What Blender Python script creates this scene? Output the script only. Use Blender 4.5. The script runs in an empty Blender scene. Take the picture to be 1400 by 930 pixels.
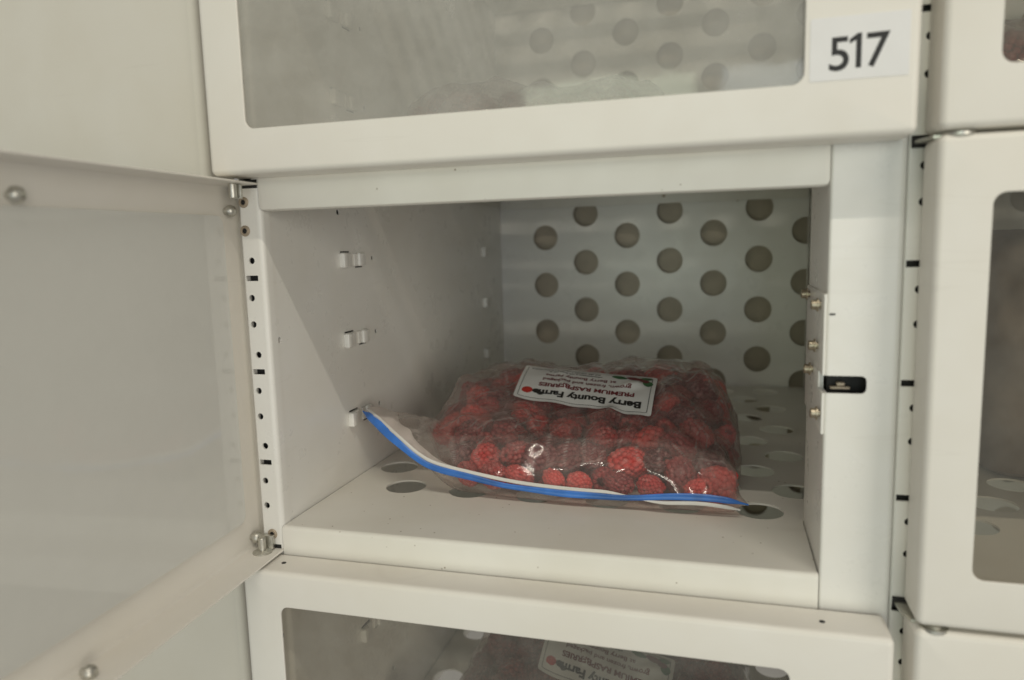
import bpy, math, random
import numpy as np
from mathutils import Matrix, Vector, Euler, noise
from mathutils.bvhtree import BVHTree
from mathutils.geometry import delaunay_2d_cdt

MM = 0.001
PI = math.pi
scene = bpy.context.scene
col = scene.collection

# ------------------------------------------------------------------ camera
cam = bpy.data.cameras.new('camera')
cam_ob = bpy.data.objects.new('camera', cam)
col.objects.link(cam_ob)
yaw, pitch, roll = -0.27878, -0.13110, -0.02748
fwd = Vector((math.sin(yaw) * math.cos(pitch), math.cos(yaw) * math.cos(pitch), math.sin(pitch)))
right = Vector((math.cos(yaw), -math.sin(yaw), 0))
up = right.cross(fwd)
r2 = right * math.cos(roll) + up * math.sin(roll)
u2 = up * math.cos(roll) - right * math.sin(roll)
M = Matrix((r2, u2, -fwd)).transposed().to_4x4()
M.translation = (0, -0.3975, 0)
cam_ob.matrix_world = M
cam.sensor_width = 36
cam.lens = 25.72
cam.clip_start = 0.01
cam.clip_end = 100
cam.dof.use_dof = True
cam.dof.focus_distance = 0.50
cam.dof.aperture_fstop = 5.4
scene.camera = cam_ob

# ------------------------------------------------------------------ light
world = bpy.data.worlds.new('World')
scene.world = world
world.use_nodes = True
bg = world.node_tree.nodes['Background']
bg.inputs[0].default_value = (1.0, 0.965, 0.91, 1)
bg.inputs[1].default_value = 0.24


def area(name, loc, target, sx, sy, power, color):
    l = bpy.data.lights.new(name, 'AREA')
    l.shape = 'RECTANGLE'
    l.size, l.size_y = sx, sy
    l.energy = power
    l.color = color
    o = bpy.data.objects.new(name, l)
    col.objects.link(o)
    o.location = loc
    o.rotation_euler = (Vector(target) - Vector(loc)).to_track_quat('-Z', 'Y').to_euler()
    return o


# ceiling tube running along the row of lockers, in front of and above them
area('ceiling_tube', (0.40, -1.053, 1.521), (0.40, -0.027, 0.043), 1.5, 0.022, 13.0, (1.0, 0.93, 0.79))
# behind the camera: two daylight areas mirrored in the panes, then an added fill
area('daylight_fill', (-0.62, -3.9, -0.15), (-0.62, 0, -0.15), 0.95, 2.1, 18.0, (0.88, 1.0, 0.76))
area('daylight_fill', (0.55, -3.9, -0.15), (0.55, 0, -0.15), 1.1, 2.1, 18.0, (0.88, 0.97, 1.0))
area('daylight_fill', (3.9, -3.9, 0.15), (3.9, 0, 0.15), 3.0, 2.7, 112.0, (1.0, 0.94, 0.81))  # added side fill for the left wall, kept out of the panes' reflections

vs = scene.view_settings
vs.view_transform = 'Standard'
vs.look = 'None'
vs.exposure = 0
vs.gamma = 1
vs.use_curve_mapping = False
scene.render.engine = 'CYCLES'
scene.cycles.transparent_max_bounces = 24
scene.cycles.max_bounces = 10
scene.cycles.diffuse_bounces = 5


# ------------------------------------------------------------------ materials
class NT:
    def __init__(self, name):
        self.m = bpy.data.materials.new(name)
        self.m.use_nodes = True
        self.t = self.m.node_tree
        self.n = self.t.nodes
        self.p = self.n.get('Principled BSDF')
        self.out = self.n.get('Material Output')

    def add(self, kind, **kw):
        nd = self.n.new(kind)
        for k, v in kw.items():
            if k in nd.inputs.keys():
                nd.inputs[k].default_value = v
            else:
                setattr(nd, k, v)
        return nd

    def link(self, a, b):
        self.t.links.new(a, b)

    def coord(self, kind='Object'):
        return self.add('ShaderNodeTexCoord').outputs[kind]

    def noise(self, scale, detail=3, rough=0.55, co=None):
        nd = self.add('ShaderNodeTexNoise')
        nd.inputs['Scale'].default_value = scale
        nd.inputs['Detail'].default_value = detail
        nd.inputs['Roughness'].default_value = rough
        self.link(co if co is not None else self.coord(), nd.inputs['Vector'])
        return nd

    def ramp(self, src, stops):
        nd = self.add('ShaderNodeValToRGB')
        e = nd.color_ramp.elements
        while len(e) < len(stops):
            e.new(0.5)
        for el, (pos, c) in zip(e, stops):
            el.position = pos
            el.color = c if len(c) == 4 else (*c, 1)
        self.link(src, nd.inputs['Fac'])
        return nd

    def mix(self, fac, a, b):
        nd = self.add('ShaderNodeMix', data_type='RGBA')
        for s, v in ((0, fac), (6, a), (7, b)):
            if hasattr(v, 'is_linked') or hasattr(v, 'links'):
                self.link(v, nd.inputs[s])
            else:
                nd.inputs[s].default_value = v if s == 0 or len(v) == 4 else (*v, 1)
        return nd.outputs[2]

    def fresnel(self, ior, normal=None):
        # the same reflectance from either side of a thin sheet
        geo = self.add('ShaderNodeNewGeometry')
        mx = self.add('ShaderNodeMix', data_type='FLOAT')
        mx.inputs[2].default_value = ior
        mx.inputs[3].default_value = 1 / ior
        self.link(geo.outputs['Backfacing'], mx.inputs[0])
        fr = self.add('ShaderNodeFresnel')
        self.link(mx.outputs[0], fr.inputs['IOR'])
        if normal is not None:
            self.link(normal, fr.inputs['Normal'])
        return fr

    def bump(self, src, strength, dist):
        b = self.add('ShaderNodeBump')
        b.inputs['Strength'].default_value = strength
        b.inputs['Distance'].default_value = dist
        self.link(src, b.inputs['Height'])
        return b


def paint(name, base, rough=0.38, speck=0.0, grime=0.06):
    t = NT(name)
    geo = t.add('ShaderNodeNewGeometry')
    co = geo.outputs['Position']
    big = t.noise(9, 4, 0.6, co)
    dirty = tuple(c * (1 - grime) * k for c, k in zip(base, (1.0, 0.985, 0.95)))
    r = t.ramp(big.outputs['Fac'], [(0.35, base), (0.75, dirty)])
    c = r.outputs['Color']
    if speck:
        v = t.add('ShaderNodeTexVoronoi')
        v.inputs['Scale'].default_value = 130
        t.link(co, v.inputs['Vector'])
        gate = t.noise(40, 2, 0.5, co)
        rr = t.ramp(v.outputs['Distance'], [(0.05, (1, 1, 1)), (0.10, (0, 0, 0))])
        gg = t.ramp(gate.outputs['Fac'], [(0.60 - speck, (0, 0, 0)), (0.66 - speck, (1, 1, 1))])
        ml = t.add('ShaderNodeMath', operation='MULTIPLY')
        t.link(rr.outputs['Color'], ml.inputs[0])
        t.link(gg.outputs['Color'], ml.inputs[1])
        c = t.mix(ml.outputs[0], c, (0.30, 0.25, 0.19))
    mp = t.add('ShaderNodeMapping')
    mp.inputs['Scale'].default_value = (7, 7, 90)
    mp.inputs['Rotation'].default_value = (0.5, 0.9, 0.3)
    t.link(co, mp.inputs['Vector'])
    sc = t.noise(1.0, 2, 0.4, mp.outputs['Vector'])
    line = t.ramp(sc.outputs['Fac'], [(0.695, (0, 0, 0)), (0.71, (0.07, 0.07, 0.07)), (0.725, (0, 0, 0))])
    c = t.mix(line.outputs['Color'], c, (0.45, 0.41, 0.35))
    t.link(c, t.p.inputs['Base Color'])
    sm = t.noise(35, 4, 0.7, co)
    rr = t.ramp(sm.outputs['Fac'], [(0.3, (rough - .05,) * 3), (0.7, (rough + .1,) * 3)])
    t.link(rr.outputs['Color'], t.p.inputs['Roughness'])
    peel = t.noise(900, 2, 0.5, co)
    wav = t.noise(14, 2, 0.5, co)
    b1 = t.bump(wav.outputs['Fac'], 0.12, 0.002)
    b2 = t.bump(peel.outputs['Fac'], 0.10, 0.0003)
    t.link(b1.outputs['Normal'], b2.inputs['Normal'])
    t.link(b2.outputs['Normal'], t.p.inputs['Normal'])
    t.p.inputs['Specular IOR Level'].default_value = 0.45
    return t.m


def simple(name, base, rough=0.5, metal=0.0, var=0.0, scale=200):
    t = NT(name)
    if var:
        n = t.noise(scale, 3, 0.6)
        r = t.ramp(n.outputs['Fac'], [(0.3, tuple(c * (1 - var) for c in base)), (0.7, tuple(min(1, c * (1 + var)) for c in base))])
        t.link(r.outputs['Color'], t.p.inputs['Base Color'])
        b = t.bump(n.outputs['Fac'], 0.15, 0.0005)
        t.link(b.outputs['Normal'], t.p.inputs['Normal'])
    else:
        t.p.inputs['Base Color'].default_value = (*base, 1)
    t.p.inputs['Roughness'].default_value = rough
    t.p.inputs['Metallic'].default_value = metal
    return t.m


def glass_mat(name='window_acrylic', h0=0.03, h1=0.08):
    t = NT(name)
    co = t.coord()
    tr = t.add('ShaderNodeBsdfTransparent')
    tr.inputs[0].default_value = (0.90, 0.885, 0.85, 1)
    gl = t.add('ShaderNodeBsdfGlossy')
    gl.inputs['Roughness'].default_value = 0.05
    wob = t.noise(30, 2, 0.5, co)
    b = t.bump(wob.outputs['Fac'], 0.08, 0.002)
    t.link(b.outputs['Normal'], gl.inputs['Normal'])
    df = t.add('ShaderNodeBsdfDiffuse')
    df.inputs[0].default_value = (0.78, 0.78, 0.74, 1)
    haze = t.noise(22, 5, 0.7, co)
    hr = t.ramp(haze.outputs['Fac'], [(0.35, (h0,) * 3), (0.75, (h1,) * 3)])
    m1 = t.add('ShaderNodeMixShader')
    t.link(hr.outputs['Color'], m1.inputs[0])
    t.link(tr.outputs[0], m1.inputs[1])
    t.link(df.outputs[0], m1.inputs[2])
    fr = t.fresnel(1.49)
    m2 = t.add('ShaderNodeMixShader')
    t.link(fr.outputs[0], m2.inputs[0])
    t.link(m1.outputs[0], m2.inputs[1])
    t.link(gl.outputs[0], m2.inputs[2])
    t.link(m2.outputs[0], t.out.inputs['Surface'])
    return t.m


def film_mat(name='bag_film', haze=0.20, tint=(0.97, 0.94, 0.92)):
    t = NT(name)
    co = t.coord()
    tr = t.add('ShaderNodeBsdfTransparent')
    tr.inputs[0].default_value = (*tint, 1)
    df = t.add('ShaderNodeBsdfDiffuse')
    df.inputs[0].default_value = (0.80, 0.72, 0.68, 1)
    tl = t.add('ShaderNodeBsdfTranslucent')
    tl.inputs[0].default_value = (0.80, 0.77, 0.74, 1)
    md = t.add('ShaderNodeMixShader')
    md.inputs[0].default_value = 0.4
    t.link(df.outputs[0], md.inputs[1])
    t.link(tl.outputs[0], md.inputs[2])
    n = t.noise(28, 5, 0.65, co)
    r = t.ramp(n.outputs['Fac'], [(0.32, (haze * 0.45,) * 3), (0.70, (haze * 1.5,) * 3)])
    at = t.add('ShaderNodeAttribute', attribute_name='crease')
    ad = t.add('ShaderNodeMath', operation='MULTIPLY_ADD', use_clamp=True)
    t.link(at.outputs['Fac'], ad.inputs[0])
    ad.inputs[1].default_value = 0.38
    # a slanting path crosses more of the cloudy film
    lw = t.add('ShaderNodeLayerWeight')
    lw.inputs['Blend'].default_value = 0.5
    pw = t.add('ShaderNodeMath', operation='MULTIPLY_ADD')
    t.link(lw.outputs['Facing'], pw.inputs[0])
    pw.inputs[1].default_value = 1.6
    pw.inputs[2].default_value = 0.55
    hz_ = t.add('ShaderNodeMath', operation='MULTIPLY')
    t.link(r.outputs['Color'], hz_.inputs[0])
    t.link(pw.outputs[0], hz_.inputs[1])
    t.link(hz_.outputs[0], ad.inputs[2])
    m1 = t.add('ShaderNodeMixShader')
    t.link(ad.outputs[0], m1.inputs[0])
    t.link(tr.outputs[0], m1.inputs[1])
    t.link(md.outputs[0], m1.inputs[2])
    gl = t.add('ShaderNodeBsdfGlossy')
    gl.inputs['Roughness'].default_value = 0.10
    wr = t.noise(150, 4, 0.6, co)
    b = t.bump(wr.outputs['Fac'], 0.10, 0.002)
    t.link(b.outputs['Normal'], gl.inputs['Normal'])
    fr = t.fresnel(1.5, b.outputs['Normal'])
    m2 = t.add('ShaderNodeMixShader')
    t.link(fr.outputs[0], m2.inputs[0])
    t.link(m1.outputs[0], m2.inputs[1])
    t.link(gl.outputs[0], m2.inputs[2])
    t.link(m2.outputs[0], t.out.inputs['Surface'])
    return t.m


def berry_mat():
    t = NT('raspberry_flesh')
    oi = t.add('ShaderNodeObjectInfo')
    sep = t.add('ShaderNodeSeparateColor')
    t.link(oi.outputs['Color'], sep.inputs[0])
    lowf = t.noise(60, 2, 0.5)
    tone = t.add('ShaderNodeMath', operation='MULTIPLY_ADD')
    t.link(lowf.outputs['Fac'], tone.inputs[0])
    tone.inputs[1].default_value = 0.5
    t.link(sep.outputs[0], tone.inputs[2])
    sub = t.add('ShaderNodeMath', operation='SUBTRACT', use_clamp=True)
    t.link(tone.outputs[0], sub.inputs[0])
    sub.inputs[1].default_value = 0.25
    r = t.ramp(sub.outputs[0], [(0.0, (0.085, 0.012, 0.018)), (0.30, (0.19, 0.014, 0.020)),
                                      (0.60, (0.38, 0.020, 0.020)), (0.80, (0.54, 0.034, 0.032)), (1.0, (0.66, 0.075, 0.065))])
    co = t.coord()
    n = t.noise(220, 4, 0.6, co)
    fr = t.ramp(n.outputs['Fac'], [(0.50, (0, 0, 0)), (0.78, (0.55, 0.55, 0.55))])
    c = t.mix(fr.outputs['Color'], r.outputs['Color'], (0.62, 0.36, 0.34))
    t.link(c, t.p.inputs['Base Color'])
    t.p.inputs['Roughness'].default_value = 0.5
    t.p.inputs['Subsurface Weight'].default_value = 0.25
    t.p.inputs['Subsurface Radius'].default_value = (0.004, 0.0008, 0.0006)
    return t.m


WHITE = (0.80, 0.775, 0.725)
MAT = {
    'door': paint('white_door_paint', WHITE),
    'shell': paint('white_shell_paint', (0.81, 0.805, 0.775), 0.29),
    'shelf': paint('white_shelf_paint', (0.80, 0.785, 0.735), 0.40, speck=0.11, grime=0.10),
    'panel': paint('side_panel_paint', (0.66, 0.635, 0.575), 0.5),
    'tan': simple('tan_liner', (0.50, 0.44, 0.35), 0.6, 0, 0.08, 60),
    'brown': simple('brown_wrapping', (0.15, 0.105, 0.07), 0.6, 0, 0.2, 30),
    'black': simple('black_void', (0.012, 0.012, 0.012), 0.7),
    'steel': simple('zinc_steel', (0.58, 0.57, 0.52), 0.42, 1.0, 0.15, 300),
    'brass': simple('yellow_zinc', (0.47, 0.41, 0.31), 0.40, 1.0, 0.2, 300),
    'dull': simple('dull_rivet', (0.42, 0.35, 0.27), 0.5, 0.6, 0.15, 300),
    'glass': glass_mat(),
    'fog': glass_mat('fogged_acrylic', 0.19, 0.32),
    'dew': glass_mat('lightly_fogged_acrylic', 0.03, 0.10),
    'milky': glass_mat('milky_acrylic', 0.80, 0.84),
    'film': film_mat(),
    'flap': film_mat('zip_flap_film', 0.75, (0.95, 0.95, 0.95)),
    'berry': berry_mat(),
    'blue': simple('blue_zip_plastic', (0.030, 0.14, 0.47), 0.32, 0, 0.45, 28),
    'zipwhite': simple('white_zip_plastic', (0.62, 0.60, 0.57), 0.35, 0, 0.04, 90),
    'sticker': simple('white_sticker', (0.77, 0.765, 0.765), 0.5, 0, 0.02, 60),
    'ink': simple('black_ink', (0.012, 0.011, 0.011), 0.5),
    'maroon': simple('maroon_ink', (0.16, 0.012, 0.02), 0.5),
    'green': simple('green_ink', (0.03, 0.13, 0.04), 0.5, 0, 0.4, 300),
    'redink': simple('red_ink', (0.50, 0.03, 0.02), 0.5, 0, 0.3, 400),
}


# ------------------------------------------------------------------ mesh helpers (millimetres in, metres out)
def link(name, me, parent=None, mat=None):
    o = bpy.data.objects.new(name, me)
    col.objects.link(o)
    if parent is not None:
        o.parent = parent
    if mat is not None and len(me.materials) == 0:
        me.materials.append(MAT[mat])
    return o


def empty(name, loc=(0, 0, 0), parent=None):
    o = bpy.data.objects.new(name, None)
    col.objects.link(o)
    o.empty_display_size = 0.02
    o.location = Vector(loc) * MM
    if parent is not None:
        o.parent = parent
    return o


def smooth(me, angle=35):
    me.polygons.foreach_set('use_smooth', [True] * len(me.polygons))
    me.set_sharp_from_angle(angle=math.radians(angle))
    return me


def mesh(name, V, F, angle=35):
    me = bpy.data.meshes.new(name)
    me.from_pydata([tuple(c * MM for c in v) for v in V], [], F)
    me.validate()
    me.update()
    return smooth(me, angle)


class Geo:
    """Collects several pieces into one mesh."""
    def __init__(self):
        self.V, self.F = [], []

    def add(self, V, F):
        k = len(self.V)
        self.V += [tuple(v) for v in V]
        self.F += [tuple(i + k for i in f) for f in F]
        return self

    def mesh(self, name, angle=35):
        return mesh(name, self.V, self.F, angle)


def rrect(x0, x1, y0, y1, r, n=5):
    pts = []
    for cx, cy, a in ((x1 - r, y1 - r, 0), (x0 + r, y1 - r, 90), (x0 + r, y0 + r, 180), (x1 - r, y0 + r, 270)):
        for k in range(n + 1):
            t = math.radians(a + 90 * k / n)
            pts.append((cx + r * math.cos(t), cy + r * math.sin(t)))
    return pts


def circle(cx, cy, r, n=28):
    return [(cx + r * math.cos(2 * PI * k / n), cy + r * math.sin(2 * PI * k / n)) for k in range(n)]


def plate_geo(outer, holes, thick, origin, u, v, bevel=0.25):
    """Flat sheet with holes; its front surface lies in the plane origin,u,v and it is thick along -(u x v)."""
    loops = [list(outer)] + [list(h) for h in holes]
    pts, edges = [], []
    for lp in loops:
        k = len(pts)
        pts += [Vector((p[0], p[1])) for p in lp]
        edges += [(k + i, k + (i + 1) % len(lp)) for i in range(len(lp))]
    vc, _, fc, ov, _, _ = delaunay_2d_cdt(pts, edges, [], 0, 1e-4)
    where = {}
    for i, src in enumerate(ov):
        for q in src:
            where[q] = i
    arrs = [np.array(lp, float) for lp in loops]
    cen = np.array([[sum(vc[i].x for i in f) / 3, sum(vc[i].y for i in f) / 3] for f in fc])

    def inside_poly(c, poly):
        x0, y0 = poly[:, 0], poly[:, 1]
        x1, y1 = np.roll(x0, -1), np.roll(y0, -1)
        px_, py_ = c[:, 0:1], c[:, 1:2]
        cond = (y0 > py_) != (y1 > py_)
        xx = (x1 - x0) * (py_ - y0) / np.where(y1 == y0, 1e-9, y1 - y0) + x0
        return ((cond & (px_ < xx)).sum(axis=1) % 2) == 1

    keep = inside_poly(cen, arrs[0])
    for h in arrs[1:]:
        lo, hi = h.min(axis=0), h.max(axis=0)
        near = ((cen > lo) & (cen < hi)).all(axis=1)
        if near.any():
            ii = np.where(near)[0]
            keep[ii[inside_poly(cen[ii], h)]] = False
    u, v, origin = Vector(u), Vector(v), Vector(origin)
    n = u.cross(v)
    nv = len(vc)
    V = [tuple(origin + u * q.x + v * q.y) for q in vc] + [tuple(origin + u * q.x + v * q.y - n * thick) for q in vc]
    F = []
    for f, kp in zip(fc, keep):
        if kp:
            F.append(tuple(f))
            F.append(tuple(nv + i for i in reversed(f)))
    for (i, j) in edges:
        i, j = where[i], where[j]
        F.append((i, nv + i, nv + j, j))
    return V, F


def sweep_z(profile, z0, z1, t=1.0):
    """Sheet whose plan outline (list of x,y) runs from z0 to z1; thickness t to the left of the outline."""
    n = len(profile)
    off = []
    for i, p in enumerate(profile):
        a = profile[max(0, i - 1)]
        b = profile[min(n - 1, i + 1)]
        d = Vector((b[0] - a[0], b[1] - a[1])).normalized()
        off.append((p[0] - d.y * t, p[1] + d.x * t))
    loop = list(profile) + off[::-1]
    m = len(loop)
    V = [(x, y, z0) for x, y in loop] + [(x, y, z1) for x, y in loop]
    F = [(i, (i + 1) % m, m + (i + 1) % m, m + i) for i in range(m)]
    for i in range(n - 1):
        F.append((i, m - 1 - i, m - 2 - i, i + 1))
        F.append((m + i, m + i + 1, m + m - 2 - i, m + m - 1 - i))
    return V, F


def arc(cx, cy, r, a0, a1, n=6):
    return [(cx + r * math.cos(math.radians(a0 + (a1 - a0) * k / n)), cy + r * math.sin(math.radians(a0 + (a1 - a0) * k / n))) for k in range(n + 1)]


def box(x0, x1, y0, y1, z0, z1, b=0.4):
    V, F = [], []
    rings = [(z0, b), (z0 + b, 0), (z1 - b, 0), (z1, b)]
    for z, e in rings:
        V += [(x, y, z) for x, y in rrect(x0 + e, x1 - e, y0 + e, y1 - e, b, 2)]
    n = 12
    for k in range(3):
        F += [(k * n + i, k * n + (i + 1) % n, (k + 1) * n + (i + 1) % n, (k + 1) * n + i) for i in range(n)]
    F.append(tuple(range(n))[::-1])
    F.append(tuple(range(3 * n, 4 * n)))
    return V, F


def lathe(prof, center, axis, n=20):
    """prof: list of (radius, distance along axis)."""
    axis = Vector(axis).normalized()
    a = axis.orthogonal().normalized()
    b = axis.cross(a)
    c = Vector(center)
    V, F = [], []
    for r, h in prof:
        for k in range(n):
            t = 2 * PI * k / n
            V.append(tuple(c + axis * h + (a * math.cos(t) + b * math.sin(t)) * r))
    for i in range(len(prof) - 1):
        F += [(i * n + k, i * n + (k + 1) % n, (i + 1) * n + (k + 1) % n, (i + 1) * n + k) for k in range(n)]
    F.append(tuple(range(n))[::-1])
    F.append(tuple(range((len(prof) - 1) * n, len(prof) * n)))
    return V, F


def part(name, geo, mat, parent, angle=35):
    V, F = geo if isinstance(geo, tuple) else (geo.V, geo.F)
    return link(name, mesh(name, V, F, angle), parent, mat)


def text_mesh(body, size, bold=0.0, align='CENTER'):
    cu = bpy.data.curves.new('tmp', 'FONT')
    cu.body = body
    cu.size = size
    cu.offset = bold
    cu.align_x = align
    cu.fill_mode = 'BOTH'
    cu.resolution_u = 4
    o = bpy.data.objects.new('tmp', cu)
    col.objects.link(o)
    dg = bpy.context.evaluated_depsgraph_get()
    me = bpy.data.meshes.new_from_object(o.evaluated_get(dg))
    V = [(q.co.x, q.co.y) for q in me.vertices]
    F = [tuple(p.vertices) for p in me.polygons]
    bpy.data.objects.remove(o)
    bpy.data.curves.remove(cu)
    bpy.data.meshes.remove(me)
    return V, F


# ------------------------------------------------------------------ the locker cabinet
PITCH_X, PITCH_Z = 373.0, 238.0
FLOOR = -178.0
BACK = 517.0
ZLO, ZHI = -440.0, 330.0
cabinet = empty('locker_cabinet', (0, 0, -440))
cabinet['label'] = 'white steel refrigerated locker cabinet with windowed doors and perforated shelves'
cabinet['category'] = 'locker'
CZ = 440.0          # cabinet origin sits at its lowest edge


def cpart(name, geo, mat, parent=None, angle=35, loc=(0, 0, 0)):
    o = part(name, geo, mat, parent or cabinet, angle)
    base = Vector((0, 0, CZ * MM)) if (parent is None or parent is cabinet) else Vector((0, 0, 0))
    o.location = base + Vector(loc) * MM
    return o


# posts --------------------------------------------------------------
def post(x0, x1, y, slot_x, hole_list, slots, name):
    w = x1 - x0
    hs = []
    for zz in slots:
        hs.append(rrect(slot_x - 4.3, slot_x + 4.3, zz - 1.7, zz + 1.7, 0.4, 2))
    for hx, zz, rad in hole_list:
        hs.append(circle(hx, zz, rad, 16))
    g = Geo()
    g.add(*plate_geo([(x0 + 1, ZLO), (x1 - 3.2, ZLO), (x1 - 3.2, ZHI), (x0 + 1, ZHI)], hs, 1.2, (0, y, 0), (1, 0, 0), (0, 0, 1), 0.15))
    g.add(*sweep_z([(x1 - 3.2, y + 0.01)] + arc(x1 - 3.2, y + 3.2, 3.2, -90, 0)[1:] + [(x1, y + 9)], ZLO, ZHI))
    g.add(*sweep_z([(x0, y + 26), (x0, y + 1)] + arc(x0 + 1, y + 1, 1, 180, 270, 3)[1:], ZLO, ZHI))
    o = cpart(name, g, 'shell')
    cpart('post_dark_fill', box(x0 + 1.6, x1 - 4.0, y + 4, y + 22, ZLO + 1, ZHI - 1), 'black', o)  # added black block, stands in for the shade inside the hollow post
    return o


slotsL, holesL = [], []
for k in range(-4, 6):
    zc = -17.2 - 59.4 * k
    slotsL.append(zc)
    for dz, hx in ((10.9, -281.2), (-12.4, -283.0), (-29.1, -283.2)):
        z_ = zc + dz
        if not (5 < z_ < 40 or -192 < z_ < -176):
            holesL.append((hx, z_, 2.1))
holesL += [(-284.2, 29.7, 1.5), (-284.6, 12.2, 1.5), (-280.6, -184.3, 1.5)]
left_post = post(-287.5, -272.2, 0, -281.8, holesL, slotsL, 'post')

slotsR, holesR = [], []
for k in range(-4, 6):
    zc = -15.2 - 59.7 * k
    slotsR.append(zc)
    for dz in (-12.6, -29.9):
        holesR.append((94.2, zc + dz, 2.0))
right_post = post(86.9, 100.4, 3, 91.7, holesR, slotsR, 'post')


def rivet(x, z, y, parent):
    prof = [(3.4, 0.0), (3.4, 0.5), (2.9, 1.1), (1.9, 1.2), (1.5, 0.6), (1.5, 0.1)]
    o = cpart('rivet', lathe(prof, (x, y, z), (0, -1, 0), 18), 'dull', parent)
    cpart('rivet_bore', lathe([(1.45, 0), (1.45, 0.75)], (x, y, z), (0, -1, 0), 12), 'black', o) if parent is cabinet else None
    return o


for x, z in ((-283.9, 29.7), (-284.2, 12.2), (-280.4, -184.3)):
    rivet(x, z, 0.0, cabinet)

# walls --------------------------------------------------------------
wall_holes = [circle(11, -57.6, 2.0, 12), circle(96, 26.5, 2.2, 12)]
for zc in (-9.0, -69.0, -129.5, 109.0, 169.0, 229.0, -247.0, -307.0, -367.0):
    wall_holes.append(circle(148, zc + 0.5, 2.0, 12))
    wall_holes.append(circle(470, zc + 0.5, 1.2, 10))
wall_holes.append(circle(250, -80, 1.0, 8))
wall_geo = plate_geo([(5, ZLO), (BACK, ZLO), (BACK, ZHI), (5, ZHI)], wall_holes, 1.0, (-272.6, 0, 0), (0, 1, 0), (0, 0, 1), 0.1)
hook_geo = Geo()
# a lanced tab bent out of the wall, and the pressed pocket beside it
hook_geo.add(*box(-0.1, 4.6, 94, 101, -5.6, 5.6, 0.8))
hook_geo.add(*box(-0.1, 2.2, 101.2, 110.0, -5.4, 5.4, 0.6))
hook_geo.add(*box(-0.1, 1.4, 115.5, 120.5, -5.0, 5.0, 0.5))
hook_geo.add(*box(-0.1, 3.4, 120.7, 130, -5.2, 5.2, 0.8))
hook_me = hook_geo.mesh('shelf_hook')
hook_me.materials.append(MAT['shell'])
slit_me = mesh('hook_slit', *(lambda g: (g.V, g.F))(Geo().add(*box(-0.1, 0.25, 96, 109, 5.6, 6.6, 0.1)).add(*box(-0.1, 0.25, 118, 129, -6.3, -5.3, 0.1))))
slit_me.materials.append(MAT['black'])
back_hook = Geo()
back_hook.add(*box(-0.1, 5.0, 432, 441, -5.6, 5.6, 0.8))
back_hook.add(*box(-0.1, 2.0, 441.2, 452, -5.0, 5.0, 0.6))
back_hook_me = back_hook.mesh('shelf_hook')
back_hook_me.materials.append(MAT['shell'])
wall_me = None
for cidx in range(2):
    dx = PITCH_X * cidx
    if wall_me is None:
        w = cpart('side_wall', wall_geo, 'shell')
        wall_me = w.data
    else:
        w = link('side_wall', wall_me, cabinet)
        w.location = Vector((dx, 0, CZ)) * MM
    if cidx == 0:
        cpart('wall_dark_fill', box(-282, -275.2, 9.5, BACK, ZLO + 1, ZHI - 1), 'black', w)  # unseen black box added to darken the wall holes and stop light leaks
    zs = (109.0, 169.0, -9.0, -69.5, -130.5, -247.0, -307.0)
    for zc in zs:
        for me_ in (hook_me, back_hook_me):
            h = link('shelf_hook', me_, w)
            h.location = Vector((-272.6, 0, zc)) * MM
        if cidx == 0:
            s = link('hook_slit', slit_me, w)
            s.location = Vector((-272.6, 0, zc)) * MM
right_wall_geo = box(98.0, 99.0, 27, BACK, ZLO, ZHI, 0.1)
cpart('side_wall', right_wall_geo, 'shell')
cpart('side_wall', right_wall_geo, 'shell', loc=(PITCH_X, 0, 0))

# back walls ----------------------------------------------------------
bh = []
xs0, px, pz = -213.5, 51.4, 59.8
for k in range(-1, 7):
    x = xs0 + px * k
    for j in range(-8, 8):
        z = 6.0 + pz * j + (28.0 if k % 2 == 1 else 0.0)
        if -240 < x < 97 and ZLO + 20 < z < ZHI - 20:
            pts_ = [(min(q[0], 96.8), q[1]) for q in circle(x, z, 15.6, 26)]
            bh.append([q for n_, q in enumerate(pts_) if q != pts_[n_ - 1] and not (q[0] == 96.8 and pts_[n_ - 1][0] == 96.8 and pts_[(n_ + 1) % 26][0] == 96.8)])
bh += [circle(-70, 44.0, 1.6, 10), circle(19, 43.5, 1.6, 10)]
back_geo = plate_geo([(-272, ZLO), (97.5, ZLO), (97.5, ZHI), (-272, ZHI)], bh, 1.4, (0, BACK - 1.4, 0), (1, 0, 0), (0, 0, 1), 0.2)
bw = cpart('back_wall', back_geo, 'shell')
b2 = link('back_wall', bw.data, cabinet)
b2.location = Vector((PITCH_X, 0, CZ)) * MM
liner = cpart('back_liner', box(-275, 99, BACK + 12, BACK + 16, ZLO, ZHI), 'tan')
l2 = link('back_liner', liner.data, cabinet)
l2.location = Vector((PITCH_X, 0, CZ)) * MM

# shelves --------------------------------------------------------------
sh = []
fx, fy = 50.2, 43.4
for j in range(0, 10):
    y = 88.5 + fy * j
    for k in range(-7, 4):
        x = 26.5 + fx * k + (25.1 if j % 2 == 1 else 0.0)
        if y < BACK - 25 and -267 < x - 15 and x + 15 < (90 if y > 95 else 46):
            sh.append(circle(x, y, 15.0, 28))
g = Geo()
g.add(*plate_geo([(-271.8, 1.6), (51.2, 1.6), (51.2, 77), (96.5, 77), (96.5, BACK - 3), (-271.8, BACK - 3)], sh, 1.4, (0, 0, 0), (1, 0, 0), (0, 1, 0), 0.2))
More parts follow.
